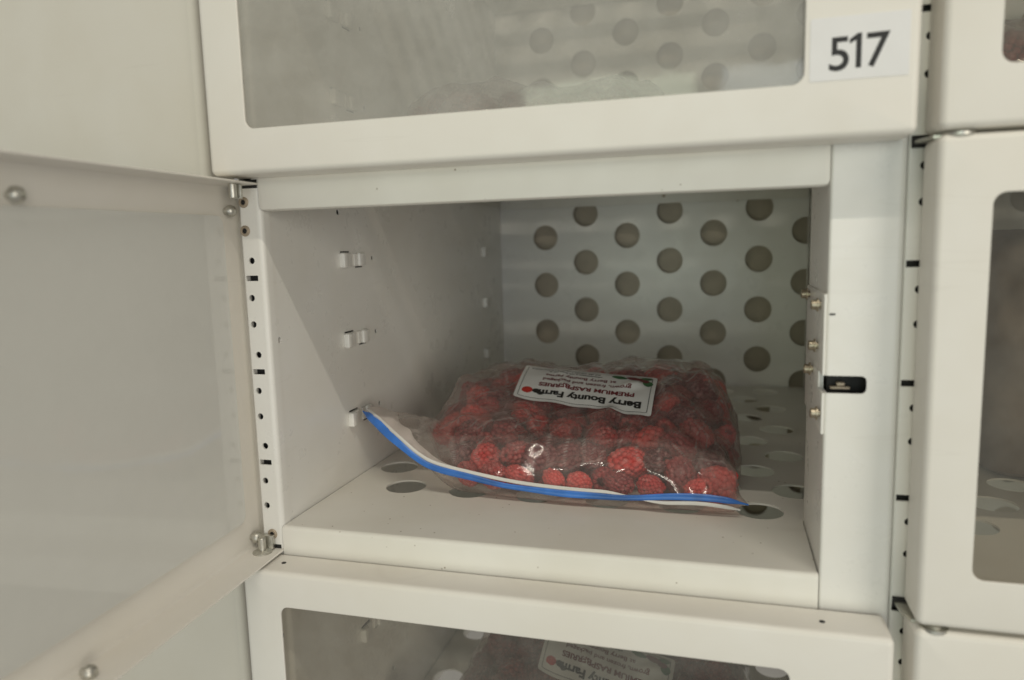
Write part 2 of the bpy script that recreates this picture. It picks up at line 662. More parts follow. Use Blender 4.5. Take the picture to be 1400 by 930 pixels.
# front lip: rolled top edge, then down 35 mm, rounded lower corners
lip_prof = [(1.6, 0.0)] + [(1.6 + 2.8 * math.sin(-math.radians(a)), -2.8 + 2.8 * math.cos(math.radians(a))) for a in (0, 22, 45, 68, 90)][1:]
LV, LF = [], []
n = len(lip_prof)
prof = lip_prof + [(-1.2, -34.0), (-1.0, -35.2), (0.2, -36.0), (9.0, -36.0), (9.0, -35.0), (0.2, -34.8), (0.2, -4.0), (1.6, -1.4)]
m = len(prof)
xs = [-272.2, -271.6, -269, 48.6, 51.0, 51.6]
for i, x in enumerate(xs):
    for (yy, zz) in prof:
        zq = zz
        if i in (0, 5) and zz < -30:
            zq = zz + 2.2
        elif i in (1, 4) and zz < -30:
            zq = zz + 0.5
        LV.append((x, yy, zq))
for i in range(len(xs) - 1):
    for k in range(m):
        LF.append((i * m + k, i * m + (k + 1) % m, (i + 1) * m + (k + 1) % m, (i + 1) * m + k))
LF.append(tuple(range(m)))
LF.append(tuple(range((len(xs) - 1) * m, len(xs) * m))[::-1])
g.add(LV, LF)
# back flange and side flange
g.add(*box(-271.5, 96, BACK - 5.0, BACK - 3.8, -17, -1.5, 0.2))
g.add(*box(-271.8, -270.8, 4, BACK - 6, -14, -1.5, 0.2))
shelf_me = g.mesh('shelf', 40)
shelf_me.materials.append(MAT['shelf'])
shelves = []
for cidx in range(2):
    for r in (-1, 0, 1, 2):
        s = link('shelf', shelf_me, cabinet)
        s.location = Vector((PITCH_X * cidx, 0, CZ + FLOOR + PITCH_Z * r)) * MM
        if cidx == 0 and r == 1:
            sc = lathe([(2.0, 0), (2.0, 0.6), (1.2, 1.0)], (-66, BACK - 5.0, -8), (0, -1, 0), 12)
            part('screw', sc, 'dull', s)
        shelves.append(s)

# latch channel on the right of the opening ----------------------------
g = Geo()
NZ0, NZ1, NX = -80.3, -71.2, 71.6
front = [(53.4, ZLO), (83.4, ZLO), (83.4, ZHI), (53.4, ZHI), (53.4, NZ1), (69.2, NZ1), (70.6, NZ1 - .5), (71.3, NZ1 - 1.4), (71.6, NZ1 - 2.6),
         (71.6, NZ0 + 2.6), (71.3, NZ0 + 1.4), (70.6, NZ0 + .5), (69.2, NZ0), (53.4, NZ0)]
g.add(*plate_geo(front, [], 1.2, (0, -0.4, 0), (1, 0, 0), (0, 0, 1), 0.15))
g.add(*sweep_z(arc(83.4, 2.6, 3.0, -90, 0) + [(86.4, 26)], ZLO, ZHI, 1.2))
for za, zb in ((ZLO, NZ0), (NZ1, ZHI)):
    g.add(*sweep_z([(52.0, 77), (52.0, 1.0)] + arc(53.4, 1.0, 1.4, 180, 270, 4)[1:], za, zb, 1.2))
g.add(*plate_geo([(14, NZ0), (77, NZ0), (77, NZ1), (14, NZ1)], [], 1.2, (53.2, 0, 0), (0, 1, 0), (0, 0, 1), 0.1))
channel = cpart('latch_channel', g, 'shell')
cpart('latch_cavity', box(54.5, 82, 10, 30, -92, -60), 'black', channel)
cpart('latch_bolt', Geo().add(*box(55.5, 65, 6.5, 9.8, -79.6, -78.0, .3)).add(*box(58.5, 62.5, 6.2, 9.4, -77.9, -75.6, .5)), 'dull', channel)
cpart('crack', box(53.3, 56.0, -0.75, -0.2, -40.2, -39.3, 0.1), 'black', channel)
# striker plate on its inner side, with screws
cpart('striker_plate', Geo().add(*box(50.6, 51.9, -1.0, 74, NZ1, -29.5, 0.3)).add(*box(50.6, 51.9, -1.0, 74, -102, NZ0, 0.3)).add(
    *box(50.6, 51.9, 14, 74, NZ0 + .05, NZ1 - .05, 0.02)), 'shell', channel)
for yy, zz in ((62, -34), (12.5, -36), (20, -58.5), (39, -74.5), (4.5, -92)):
    prof = [(2.0, 0), (2.0, 1.2), (3.6, 1.2), (3.6, 2.0), (2.6, 2.1), (2.6, 4.4), (2.0, 4.8)]
    cpart('screw', lathe(prof, (50.6, yy, zz), (-1, 0, 0), 14), 'brass', channel)
c2 = link('latch_channel', channel.data, cabinet)
c2.location = Vector((PITCH_X, 0, CZ)) * MM

# plain outer panel on the left of the column -------------------------
cpart('side_panel', Geo().add(*sweep_z([(-900, -6)] + [(-309, -6)] + arc(-309, -1, 5, -90, 0) + [(-304, 20)], ZLO, ZHI, 1.5)), 'panel')


# doors ----------------------------------------------------------------
DW, DH = 370.0, 236.0


def door_geo(DW, DH, WU0, WU1, WZ0, WZ1):
    # rings: (u0,u1,z0,z1,radius,depth); depth 0 = outer skin, 24 = free edge of the flange
    R = []
    def win(e, d): R.append((WU0 - e, WU1 + e, WZ0 - e, WZ1 + e, 5.5 + e, d))
    def out(e, d): R.append((e, DW - e, e, DH - e, max(0.6, 3.6 - e), d))
    win(0.0, 1.2)
    win(0.0, 0.35)
    win(0.35, 0.0)
    out(3.4, 0.0)
    for a in (22, 45, 68, 90):
        out(3.4 * (1 - math.sin(math.radians(a))), 3.4 * (1 - math.cos(math.radians(a))))
    out(0.0, 23.6)
    out(0.3, 24.0)
    out(0.9, 24.0)
    out(1.2, 23.6)
    out(1.2, 4.0)
    out(1.6, 2.4)
    out(2.6, 1.5)
    out(4.0, 1.2)
    V, F = [], []
    for (u0, u1, z0, z1, r, d) in R:
        V += [(u, d, z) for u, z in rrect(u0, u1, z0, z1, r, 6)]
    nn = 28
    for k in range(len(R)):
        k2 = (k + 1) % len(R)
        F += [(k * nn + i, k2 * nn + i, k2 * nn + (i + 1) % nn, k * nn + (i + 1) % nn) for i in range(nn)]
    return V, F


def door_pair(dw, dh, *win):
    dm = mesh('door', *door_geo(dw, dh, *win), 30)
    dm.materials.append(MAT['door'])
    pm = mesh('window_pane', *plate_geo(rrect(win[0] - 3, win[1] + 3, win[2] - 3, win[3] + 3, 6), [], 2.0, (0, 1.4, 0), (1, 0, 0), (0, 0, 1)))
    pm.materials.append(MAT['glass'])
    return dm, pm


DOOR_A = door_pair(DW, DH, 26.0, 322.0, 25.0, 213.5)
DOOR_B = door_pair(364.0, 235.0, 22.5, 316.0, 26.0, 210.0)
DOOR_C = door_pair(364.0, 230.5, 22.5, 316.0, 25.5, 204.5)


def fogged(kind):
    me = DOOR_A[1].copy()
    me.materials[0] = MAT[kind]
    return (DOOR_A[0], me)



def door(x, y, z, rot=0.0, kind=DOOR_A):
    o = link('door', kind[0], cabinet)
    o.location = Vector((x, y, z + CZ)) * MM
    o.rotation_euler.z = rot
    p = link('window_pane', kind[1], o)
    return o


DY = -27.0
d517 = door(-286.0, DY, 43.5, 0, fogged('fog'))
low = door(-286.0, DY, 43.5 - 2 * PITCH_Z, 0, fogged('dew'))
rup = door(92.4, DY, 44.6, 0, DOOR_B)
rmid = door(92.4, DY, -188.0, 0, DOOR_C)
rlow = door(92.4, DY, -190.2 - 235.0, 0, DOOR_B)
open_d = door(-297.0, 13.0, -195.0, math.radians(-87.4), fogged('milky'))

# number sticker on the upper door (door coordinates: u, depth, z)
part('number_sticker', plate_geo(rrect(324.2, 365.2, 25.6, 53.0, 0.6, 2), [], 0.22, (0, -0.26, 0), (1, 0, 0), (0, 0, 1), 0.05), 'sticker', d517)
def digit(pts_faces, uu, zz):
    tv, tf = pts_faces
    part('digit', ([(uu + a, -0.33, zz + b + a * 0.02) for a, b in tv], tf), 'ink', d517)


for ch, uu, zz in (('5', 336.6, 29.9), ('7', 352.0, 30.6)):
    tv, tf = text_mesh(ch, 20.6, 0.24)
    digit(([(a * 0.98, b) for a, b in tv], tf), uu, zz)
one = [(-0.4, 0), (1.9, 0), (1.9, 14.9), (0.2, 14.9), (-3.1, 12.6), (-3.1, 10.6), (-0.4, 12.0)]
digit((one, [(0, 1, 2, 3, 6), (3, 4, 5, 6)]), 343.8, 30.3)

# hardware on the open door (door coordinates; depth grows towards the inside)
bolt_prof = [(2.0, 0), (2.0, 3.0), (3.7, 3.0), (3.7, 4.4), (3.2, 6.0), (2.0, 7.0), (0.8, 7.3)]
for uu, zz, ww in ((17.5, 219.5, 4.0), (171.0, 220.5, 8.0), (16.0, 8.5, 4.0), (162.0, 3.4, 9.0)):
    part('bolt', lathe([(a, b + ww - 6) for a, b in bolt_prof], (uu, 3.5, zz), (0, 1, 0), 16), 'steel', open_d)
part('hinge_pin', Geo().add(*lathe([(2.4, 0), (2.4, 8.0), (2.1, 8.4)], (31, 17.0, 226.4), (0, 0, 1), 16)).add(*box(25.5, 27.5, 13, 20, 226, 234.6, .3)), 'steel', open_d)
part('hinge_pin', Geo().add(*lathe([(6.2, 0), (6.2, 1.0), (4.2, 2.0), (2.4, 2.2), (2.4, 9.5), (2.0, 10)], (22, 13.0, 1.2), (0, 0, 1), 18)).add(*box(15.0, 18.0, 8, 18, 2, 11, .3)), 'steel', open_d)


# pivot arms that carry the closed doors of the right column
def pivot_arm(z, side):
    pts = [(88.8, 8), (88.8, 0), (89.5, -9), (92.5, -17)] + arc(101.5, -21, 6.5, 150, 400, 12) + [(99, -12), (95.6, -6), (95.2, 8)]
    o = cpart('pivot_arm', plate_geo(pts[::-1], [], 1.4, (0, 0, z), (1, 0, 0), (0, 1, 0), 0.3), 'steel')
    cpart('pivot_head', lathe([(4.0, 0), (4.0, 0.6), (2.8, 1.6), (1.0, 2.0)], (101.5, -21, z if side > 0 else z - 1.4), (0, 0, side), 16), 'steel', o)
    cpart('arm_slot', box(88.0, 96.0, 1.2, 2.9, z - 3.2, z + 1.8, .2), 'black', o)


pivot_arm(43.4, -1)
pivot_arm(-189.6, 1)
cpart('hinge_slot', box(-290.0, -273.8, -0.12, 0.3, 38.0, 43.2, .05), 'black')
cpart('hinge_slot', box(-286.0, -274.6, -0.12, 0.3, -194.8, -191.2, .05), 'black')
part('vent_hole', lathe([(1.5, 0), (1.5, 0.15)], (338, 11, DH + 0.0), (0, 0, 1), 12), 'black', low)
part('vent_hole', lathe([(1.5, 0), (1.5, 0.15)], (22, 13, DH + 0.0), (0, 0, 1), 12), 'black', low)


# ------------------------------------------------------------------ the bag of raspberries
rng = np.random.default_rng(7)
random.seed(7)
FL = FLOOR + 0.4
NS, NTT = 176, 150
# zip line across the mouth of the bag: x, y, z
ZIP = [(-263, 103, -125.0), (-245, 88, -129.5), (-224, 75, -138.5), (-207, 71, -149.5), (-191, 70, -156.0), (-158, 70, -162.2), (-127, 70, -166.3),
       (-86, 70, -168.3), (-47, 70, -167.6), (-10, 70, -165.5), (18.5, 73, -169.5)]


def catmull(pts, t):
    n_ = len(pts) - 1
    f = min(max(t, 0), 0.99999) * n_
    i = int(f)
    q = f - i
    p = [np.array(pts[min(max(k, 0), n_)], float) for k in (i - 1, i, i + 1, i + 2)]
    return 0.5 * (2 * p[1] + (p[2] - p[0]) * q + (2 * p[0] - 5 * p[1] + 4 * p[2] - p[3]) * q * q + (3 * p[1] - p[0] - 3 * p[2] + p[3]) * q ** 3)


# resample the zip line by length
fine = np.array([catmull(ZIP, k / 600) for k in range(601)])
cum = np.concatenate([[0], np.cumsum(np.linalg.norm(np.diff(fine, axis=0), axis=1))])
cum /= cum[-1]


def zip_at(s):
    return np.array([np.interp(s, cum, fine[:, c]) for c in range(3)])


YB = 332.0
gp_y = [70, 78, 90, 104, 120, 140, 165, 195, 225, 255, 285, 310, 325, 332]
gp_h = [8, 16, 29, 38, 43, 49, 56, 63, 68.5, 68, 60, 44, 22, 5]


def ease(a):
    a = np.clip(a, 0, 1)
    return a * a * (3 - 2 * a)


def side_l(y):      # left edge of the filled body at depth y
    return np.interp(y, [70, 85, 110, 150, 200, 280, 332], [-203, -216, -226, -238, -240, -228, -200])


def side_r(y):
    return np.interp(y, [70, 90, 150, 200, 280, 332], [6, 9, 14, 16, 10, -12])


def body_h(x, y):
    """smooth height of the bag's upper skin above the shelf"""
    h = np.interp(y, gp_y, gp_h)
    l, r = side_l(y), side_r(y)
    dl = np.clip((x - l) / 62.0, 0, 1)
    dr = np.clip((r - x) / 46.0, 0, 1)
    fl = np.sqrt(np.clip(1 - (1 - dl) ** 2, 0, 1))
    fr = np.sqrt(np.clip(1 - (1 - dr) ** 2, 0, 1))
    tilt = 1 + 0.05 * np.sin((x + 60) * 0.02) - 0.02 * np.cos(y * 0.05)
    return h * np.minimum(fl, 1) * fr * tilt


# --- berries packed inside the body
def make_berry(seed, n_rings=8, sub=1):
    rs = random.Random(seed)
    import bmesh
    bm = bmesh.new()
    L, Rm = rs.uniform(15.5, 19), rs.uniform(8.4, 9.4)
    def rad(t):
        return Rm * (0.62 + 0.38 * math.sin(min(1, t / 0.45) * PI / 2)) if t < 0.45 else Rm * math.sqrt(max(0.02, 1 - ((t - 0.45) / 0.60) ** 2))
    for k in range(n_rings + 1):
        t = (k + 0.3) / (n_rings + 0.5)
        r = rad(t)
        zc = (t - 0.5) * L
        cnt = max(1, int(round(2 * PI * r / 4.1)))
        for j in range(cnt):
            a = 2 * PI * (j + 0.5 * (k % 2)) / cnt + rs.uniform(-.07, .07)
            rr = rs.uniform(1.95, 2.6)
            q = Vector(((r - 1.2) * math.cos(a), (r - 1.2) * math.sin(a), zc + rs.uniform(-.4, .4)))
            mt = Matrix.Translation(q * MM) @ Matrix.Rotation(rs.uniform(0, 6), 4, 'Z')
            bmesh.ops.create_icosphere(bm, subdivisions=sub, radius=rr * MM, matrix=mt)
    # core with the hollow where the stem sat
    core = [(Rm * 0.42, -L * 0.12), (Rm * 0.46, -L * 0.5), (Rm * 0.70, -L * 0.52), (Rm * 0.8, -L * 0.2), (Rm * 0.78, 0.1 * L), (Rm * 0.4, 0.38 * L)]
    V_, F_ = lathe(core, (0, 0, 0), (0, 0, 1), 12)
    vs_ = [bm.verts.new(Vector(v) * MM) for v in V_]
    for f in F_:
        bm.faces.new([vs_[i] for i in f])
    sq, bend = rs.uniform(0.78, 1.0), rs.uniform(-0.012, 0.012)
    for v in bm.verts:
        v.co.x = v.co.x * sq + bend * 1000 * v.co.z ** 2
    me = bpy.data.meshes.new('raspberry')
    bm.to_mesh(me)
    bm.free()
    me.polygons.foreach_set('use_smooth', [True] * len(me.polygons))
    me.materials.append(MAT['berry'])
    return me


berry_meshes = [make_berry(s) for s in range(5)]
BR = 12.4
centres = []


def try_add(p, dmin):
    for q in centres:
        if (q[0] - p[0]) ** 2 + (q[1] - p[1]) ** 2 + (q[2] - p[2]) ** 2 < dmin * dmin:
            return False
    centres.append(p)
    return True


def inside(x, y, z):
    for dx_, dy_ in ((9, 0), (-9, 0), (0, 8), (0, -8)):
        if float(body_h(x + dx_, y + dy_)) < z - FL + 1.0:
            return False
    return float(body_h(x, y)) >= z - FL + BR - 2.5


# front row on the shelf, then a skin of berries, then the filling
for k in range(4000):
    x = rng.uniform(-176, 2)
    try_add((x, rng.uniform(84.5, 87), FL + 10.5 + rng.uniform(0, 3.0)), 17.5)
for k in range(30000):
    x, y = rng.uniform(-236, 12), rng.uniform(84, 322)
    h = float(body_h(x, y))
    if h < 19:
        continue
    z = FL + h - BR + rng.uniform(-7.0, 2.0)
    if inside(x, y, z - 2.0):
        try_add((x, y, z), 17.6)
for k in range(30000):
    x, y = rng.uniform(-236, 12), rng.uniform(84, 300)
    h = float(body_h(x, y))
    z = FL + rng.uniform(9.5, max(10, h - 10))
    if h - (z - FL) > 40 and y > 125 and -205 < x < -15:
        continue                      # deep inside, never seen
    if inside(x, y, z):
        try_add((x, y, z), 17.6)
# --- outline of the film and its underside
S_ = np.linspace(0, 1, NS)
T_ = np.linspace(0, 1, NTT) ** 1.25
zl = np.array([zip_at(s) for s in S_])
X = np.zeros((NTT, NS))
Y = np.zeros((NTT, NS))
E_ = np.zeros((NTT, NS))          # height of the sealed outline
for j, t in enumerate(T_):
    y_lin = 70 + (YB - 70) * t
    l, r = side_l(y_lin) - 2, side_r(y_lin) + 2
    k = float(ease(t / 0.16))
    xs_ = l + (r - l) * S_
    X[j] = zl[:, 0] * (1 - k) + xs_ * k
    bow = 10 * np.sin(PI * S_) * t ** 6
    Y[j] = zl[:, 1] * (1 - t) + (YB - 14 + bow) * t
    k2 = ease(t / (0.10 + 0.34 * np.clip(1 - S_ / 0.32, 0, 1)))
    E_[j] = zl[:, 2] * (1 - k2) + (FL + 5 + 3 * np.sin(3 * t + 2 * S_)) * k2

ZB = np.zeros_like(X)
YBm = Y.copy()
for j in range(NTT):
    dT = T_[j] * 262
    dS = np.minimum(S_, 1 - S_) * 240
    d = np.minimum(np.minimum(dT, (1 - T_[j]) * 200), dS)
    lift = E_[j] - FL
    k = ease(d / (10.0 + 1.2 * np.clip(lift - 9, 0, 60)))
    ZB[j] = FL + 0.3 + lift * (1 - k) ** 1.5
    YBm[j] = Y[j] - 4.0 * np.sin(PI * np.clip(dT / 11.0, 0, 1)) * ease(dS / 25)


def clear_of_underside(c):
    d2 = (X - c[0]) ** 2 + (Y - c[1]) ** 2
    return float(ZB[d2 < 64].max() if (d2 < 64).any() else 1e3) < c[2] - 5.5


centres = [c for c in centres if (c[1] < 90 and c[0] > -168) or clear_of_underside(c)][:300]

rots = [(rng.uniform(0, 6.28), rng.uniform(0, 6.28), rng.uniform(0, 6.28)) for _ in centres]
scales = [rng.uniform(0.98, 1.16) if c[1] < 92 else rng.uniform(1.12, 1.52) for c in centres]
squash = [tuple(rng.uniform(0.78, 1.0 if c[1] < 92 else 1.10, 3)) for c in centres]
for i, c in enumerate(centres):
    b = link('raspberry', berry_meshes[i % 5])
    b.location = Vector(c) * MM
    b.rotation_euler = rots[i]
    b.scale = tuple(scales[i] * q for q in squash[i])
    tone = float(rng.uniform(0, 1))
    b.color = (tone, tone, tone, 1)
    hue = 'dark maroon' if tone < 0.38 else ('crimson' if tone < 0.76 else 'bright red')
    if c[1] < 98:
        spot = 'close behind the blue zip of the bag on the open shelf'
    elif -165 < c[0] < -45 and 120 < c[1] < 220:
        spot = 'under the paper label of the bag on the open shelf'
    else:
        spot = 'packed in the body of the bag on the open shelf'
    b['label'] = hue + ' frozen raspberry ' + spot
    b['category'] = 'raspberry'
    b['group'] = hue + ' raspberries ' + spot

H0 = FL + body_h(X, Y)
ob = np.full_like(X, -1e3)
for c, s in zip(centres, scales):
    d2 = (X - c[0]) ** 2 + (Y - c[1]) ** 2
    rr = 11.4 * s
    ob = np.maximum(ob, np.where(d2 < rr * rr, c[2] + np.sqrt(np.maximum(rr * rr - d2, 0)) + 0.5, -1e3))
Z = np.maximum(H0, E_)
fixed = np.zeros_like(X, bool)
fixed[0, :] = fixed[-1, :] = fixed[:, 0] = fixed[:, -1] = True
edge = E_.copy()
Z[fixed] = edge[fixed]
nz = np.zeros_like(X)
for j in range(NTT):
    for i in range(NS):
        p = Vector((X[j, i] * 0.028, Y[j, i] * 0.028, 3.1))
        q = Vector((X[j, i] * 0.06, Y[j, i] * 0.035, 9.7))
        rid = 1 - abs(noise.noise(p)) * 2.2
        rid2 = 1 - abs(noise.noise(q)) * 2.2
        nz[j, i] = 3.4 * max(0, rid) ** 3 + 2.2 * max(0, rid2) ** 4
# a taut skin relaxed over the berries
floorz = np.maximum(ob, H0 - 9.0)
floorz = np.where(H0 - FL > 9, floorz, ob)
for it in range(160):
    A = Z.copy()
    A[1:-1, 1:-1] = 0.25 * (Z[:-2, 1:-1] + Z[2:, 1:-1] + Z[1:-1, :-2] + Z[1:-1, 2:])
    Z = np.maximum(A, floorz)
    Z[fixed] = edge[fixed]
# crumpled facets on top of it: straight-edged planes between scattered high and low points
fp = []
for k in range(5000):
    x, y = rng.uniform(-270, 30), rng.uniform(55, 345)
    dmin = 11 if y < 135 else 15
    if all((x - q[0]) ** 2 + (y - q[1]) ** 2 > dmin * dmin for q in fp):
        fp.append((x, y))
fv, _, ff, _, _, _ = delaunay_2d_cdt([Vector(q) for q in fp], [], [], 0, 1e-4)
fz = [float(rng.choice([0, 0, 0.8, 2.5, 5.5])) for q in fv]
fb = BVHTree.FromPolygons([Vector((q.x, q.y, z_)) for q, z_ in zip(fv, fz)], [tuple(f) for f in ff])
fac = np.zeros_like(X)
for j in range(NTT):
    for i in range(NS):
        hit = fb.ray_cast(Vector((X[j, i], Y[j, i], 300)), Vector((0, 0, -1)))
        fac[j, i] = hit[0].z if hit[0] else 0
Sg, Tg = np.meshgrid(S_, T_)
fade = ease(np.minimum(np.minimum(Tg, 1 - Tg), np.minimum(Sg, 1 - Sg)) / 0.05)
fac = (fac + 0.25 * nz) * fade
Z = Z + fac
lap = np.zeros_like(Z)
lap[1:-1, 1:-1] = fac[1:-1, 1:-1] - 0.25 * (fac[:-2, 1:-1] + fac[2:, 1:-1] + fac[1:-1, :-2] + fac[1:-1, 2:])
crease = np.clip((lap - 0.03) / 0.30, 0, 1) * fade       # outward folds whitened: film stress, and crease highlights put into the colour
# fine pleats fanning from the zip and the sides
pleat = 0.8 * np.sin(Sg * 90 + 6 * np.sin(Tg * 9)) * np.exp(-Tg * 14) + 0.6 * np.sin(Tg * 70 + 5 * np.sin(Sg * 8)) * (np.exp(-Sg * 9) + np.exp(-(1 - Sg) * 10))
pleat[0] = pleat[-1] = 0
pleat[:, 0] = pleat[:, -1] = 0
Z = Z + pleat

# underside: drops from the outline to the shelf
ZB = np.minimum(ZB, Z - 0.2)
ZB[fixed] = Z[fixed]

bag = empty('berry_bag', (-110, 200, FLOOR))
bag['label'] = 'clear zip bag of frozen raspberries with blue zip lying on the open shelf'
bag['category'] = 'bag'
BO = Vector((-110, 200, FLOOR))


def rel(V_):
    return [(v[0] - BO.x, v[1] - BO.y, v[2] - BO.z) for v in V_]


VT = [(X[j, i], Y[j, i], Z[j, i]) for j in range(NTT) for i in range(NS)]
VB = [(X[j, i], YBm[j, i], ZB[j, i]) for j in range(NTT) for i in range(NS)]
idx = lambda j, i: j * NS + i
FT = [(idx(j, i), idx(j, i + 1), idx(j + 1, i + 1), idx(j + 1, i)) for j in range(NTT - 1) for i in range(NS - 1)]
nT = NTT * NS
def bidx(j, i):
    return idx(j, i) if fixed[j, i] else nT + idx(j, i)
FB = [(bidx(j, i), bidx(j + 1, i), bidx(j + 1, i + 1), bidx(j, i + 1)) for j in range(NTT - 1) for i in range(NS - 1)]
used = sorted({k for f in FT + FB for k in f})
remap = {k: n_ for n_, k in enumerate(used)}
allv = VT + VB
film_me = mesh('film', rel([allv[k] for k in used]), [tuple(remap[k] for k in f) for f in FT + FB], 60)
at = film_me.attributes.new('crease', 'FLOAT', 'POINT')
cr_all = np.concatenate([crease.ravel(), np.zeros(nT)])
at.data.foreach_set('value', cr_all[np.array(used)].astype(np.float32))
film_me.materials.append(MAT['film'])
film = link('film', film_me, bag)
bvh = BVHTree.FromPolygons([Vector(v) for v in VT], FT)


def drop(x, y, lift):
    hit = bvh.ray_cast(Vector((x, y, 200)), Vector((0, 0, -1)))
    return (hit[0].z if hit[0] else FL + 50) + lift


# --- zip strips
def ribbon(off_fn, half_fn, s0, s1, thick, nrm_out, n_=120):
    V_, F_ = [], []
    for k in range(n_ + 1):
        s = s0 + (s1 - s0) * k / n_
        p = zip_at(s)
        q = zip_at(min(1, s + 0.004)) - zip_at(max(0, s - 0.004))
        tg = Vector(q).normalized()
        out = Vector((0, -1, 0)) - tg * tg.dot(Vector((0, -1, 0)))
        out.normalize()
        upv = tg.cross(out)
        if upv.z < 0:
            upv = -upv
        upv = (upv + out * -0.35).normalized()
        o_, h_ = off_fn(s), half_fn(s)
        c = Vector(p) + out * nrm_out
        for a, b in ((-1, 0), (-.6, 1), (.6, 1), (1, 0), (.6, -1), (-.6, -1)):
            V_.append(tuple(c + upv * (o_ + h_ * a) + out * (thick * b)))
    for k in range(n_):
        for m_ in range(6):
            F_.append((k * 6 + m_, k * 6 + (m_ + 1) % 6, (k + 1) * 6 + (m_ + 1) % 6, (k + 1) * 6 + m_))
    F_.append(tuple(range(6)))
    F_.append(tuple(range(n_ * 6, n_ * 6 + 6))[::-1])
    return V_, F_


def swap(s):
    return float(ease((s - 0.68) / 0.16))


tip = lambda s: float(ease((1.0 - s) / 0.05)) * 0.75 + 0.25
tipl = lambda s: float(ease(s / 0.04)) * 0.8 + 0.2
zb = part('zip_strip', tuple(rel(q) if n_ == 0 else q for n_, q in enumerate(ribbon(lambda s: -0.2 + 1.2 * swap(s) + 0.35 * math.sin(s * 31) * math.sin(s * 11), lambda s: 2.05 * tip(s) * tipl(s) * (1 + 0.45 * math.exp(-((s - .12) / .1) ** 2) + 0.12 * math.sin(s * 23)), 0.0, 1.0, 0.55, 1.4))), 'blue', bag, 60)
zb['label'] = 'blue zip strip'
zw = part('zip_strip', tuple(rel(q) if n_ == 0 else q for n_, q in enumerate(ribbon(lambda s: 3.1 - 6.3 * swap(s), lambda s: 1.25 * tip(s) * tipl(s) * (1 - 0.55 * math.exp(-((s - .76) / .05) ** 2)), 0.02, 0.985, 0.5, 0.9))), 'zipwhite', bag, 60)
zw['label'] = 'white zip strip'
# whitish double film between the zip and the body at the raised left corner
V_, F_ = [], []
for k in range(41):
    s = 0.01 + 0.36 * k / 40
    p = zip_at(s)
    w_ = 16 * (1 - k / 40) ** 0.8 + 1
    for m_ in range(9):
        a = m_ / 8
        V_.append((p[0] + 0.75 * w_ * a + 1.2 * math.sin(k * .7 + a * 4), p[1] + 0.9 * w_ * a, p[2] + 3 - 0.28 * w_ * a * a + 1.1 * math.sin(k * 0.55 + a * 5) * a + 0.10 * w_ * a))
F_ = [(k * 9 + m_, k * 9 + m_ + 1, (k + 1) * 9 + m_ + 1, (k + 1) * 9 + m_) for k in range(40) for m_ in range(8)]
part('mouth_flap', (rel(V_), F_), 'flap', bag, 80)

# --- paper label, printed upside down as seen from the front
C00, C10, C11, C01 = [np.array(q, float) for q in ((-46.5, 181), (-163, 217), (-159.5, 157), (-47, 123))]   # (a0 b0) back right, (a1 b0) back left, (a1 b1) front left, (a0 b1)
LW, LH = 114.0, 60.0


def lab(a, b):
    a, b = a / LW, b / LH
    p = C00 * (1 - a) * (1 - b) + C10 * a * (1 - b) + C11 * a * b + C01 * (1 - a) * b
    return float(p[0]), float(p[1])


def wob(a, b):
    return 0.5 * math.sin(a * 0.16) + 0.35 * math.sin(a * 0.33 + b * .1)


NA, NB = 58, 30
hz = np.zeros((NB + 1, NA + 1))
for j in range(NB + 1):
    for i in range(NA + 1):
        x, y = lab(LW * i / NA, LH * j / NB)
        hz[j, i] = drop(x, y, 0)
raw = hz.copy()
gi, gj = np.meshgrid(np.linspace(-1, 1, NA + 1), np.linspace(-1, 1, NB + 1))
basis = np.stack([np.ones_like(gi), gi, gj, gi * gj, gi ** 2, gj ** 2], -1).reshape(-1, 6)
co_ = np.linalg.lstsq(basis, raw.ravel(), rcond=None)[0]
hz = (basis @ co_).reshape(raw.shape)
hz += np.percentile(raw - hz, 88)
for j in range(NB + 1):
    for i in range(NA + 1):
        hz[j, i] += 0.5 * noise.noise(Vector((i * 0.14, j * 0.14, 2.0))) + 1.1 * math.sin(i * 0.35 + .5 * math.sin(i * .2)) * max(0, gj[j, i] - .3)
hz = np.maximum(hz, raw - 0.2)
for it in range(3):
    P_ = np.pad(hz, 1, mode='edge')
    hz = np.maximum(0.2 * (P_[1:-1, 1:-1] + P_[:-2, 1:-1] + P_[2:, 1:-1] + P_[1:-1, :-2] + P_[1:-1, 2:]), raw - 0.1)


def lab_z(a, b, lift):
    fi, fj = min(max(a / LW * NA, 0), NA - 1e-6), min(max(b / LH * NB, 0), NB - 1e-6)
    i, j = int(fi), int(fj)
    p, q = fi - i, fj - j
    return hz[j, i] * (1 - p) * (1 - q) + hz[j, i + 1] * p * (1 - q) + hz[j + 1, i] * (1 - p) * q + hz[j + 1, i + 1] * p * q + lift


def corner_clip(a, b, r=3.0):
    ca, cb = min(max(a, r), LW - r), min(max(b, r), LH - r)
    da, db = a - ca, b - cb
    d = math.hypot(da, db)
    if d > r and da and db:
        return ca + da / d * r, cb + db / d * r
    return a, b


V_, F_ = [], []
for j in range(NB + 1):
    for i in range(NA + 1):
        a, b = corner_clip(LW * i / NA, LH * j / NB)
        x, y = lab(a, b)
        V_.append((x, y, lab_z(a, b, 0.7)))
F_ = [(j * (NA + 1) + i, j * (NA + 1) + i + 1, (j + 1) * (NA + 1) + i + 1, (j + 1) * (NA + 1) + i) for j in range(NB) for i in range(NA)]
label = part('paper_label', (rel(V_), F_), 'sticker', bag, 80)
if label.data.polygons[0].normal.z < 0:
    label.data.flip_normals()


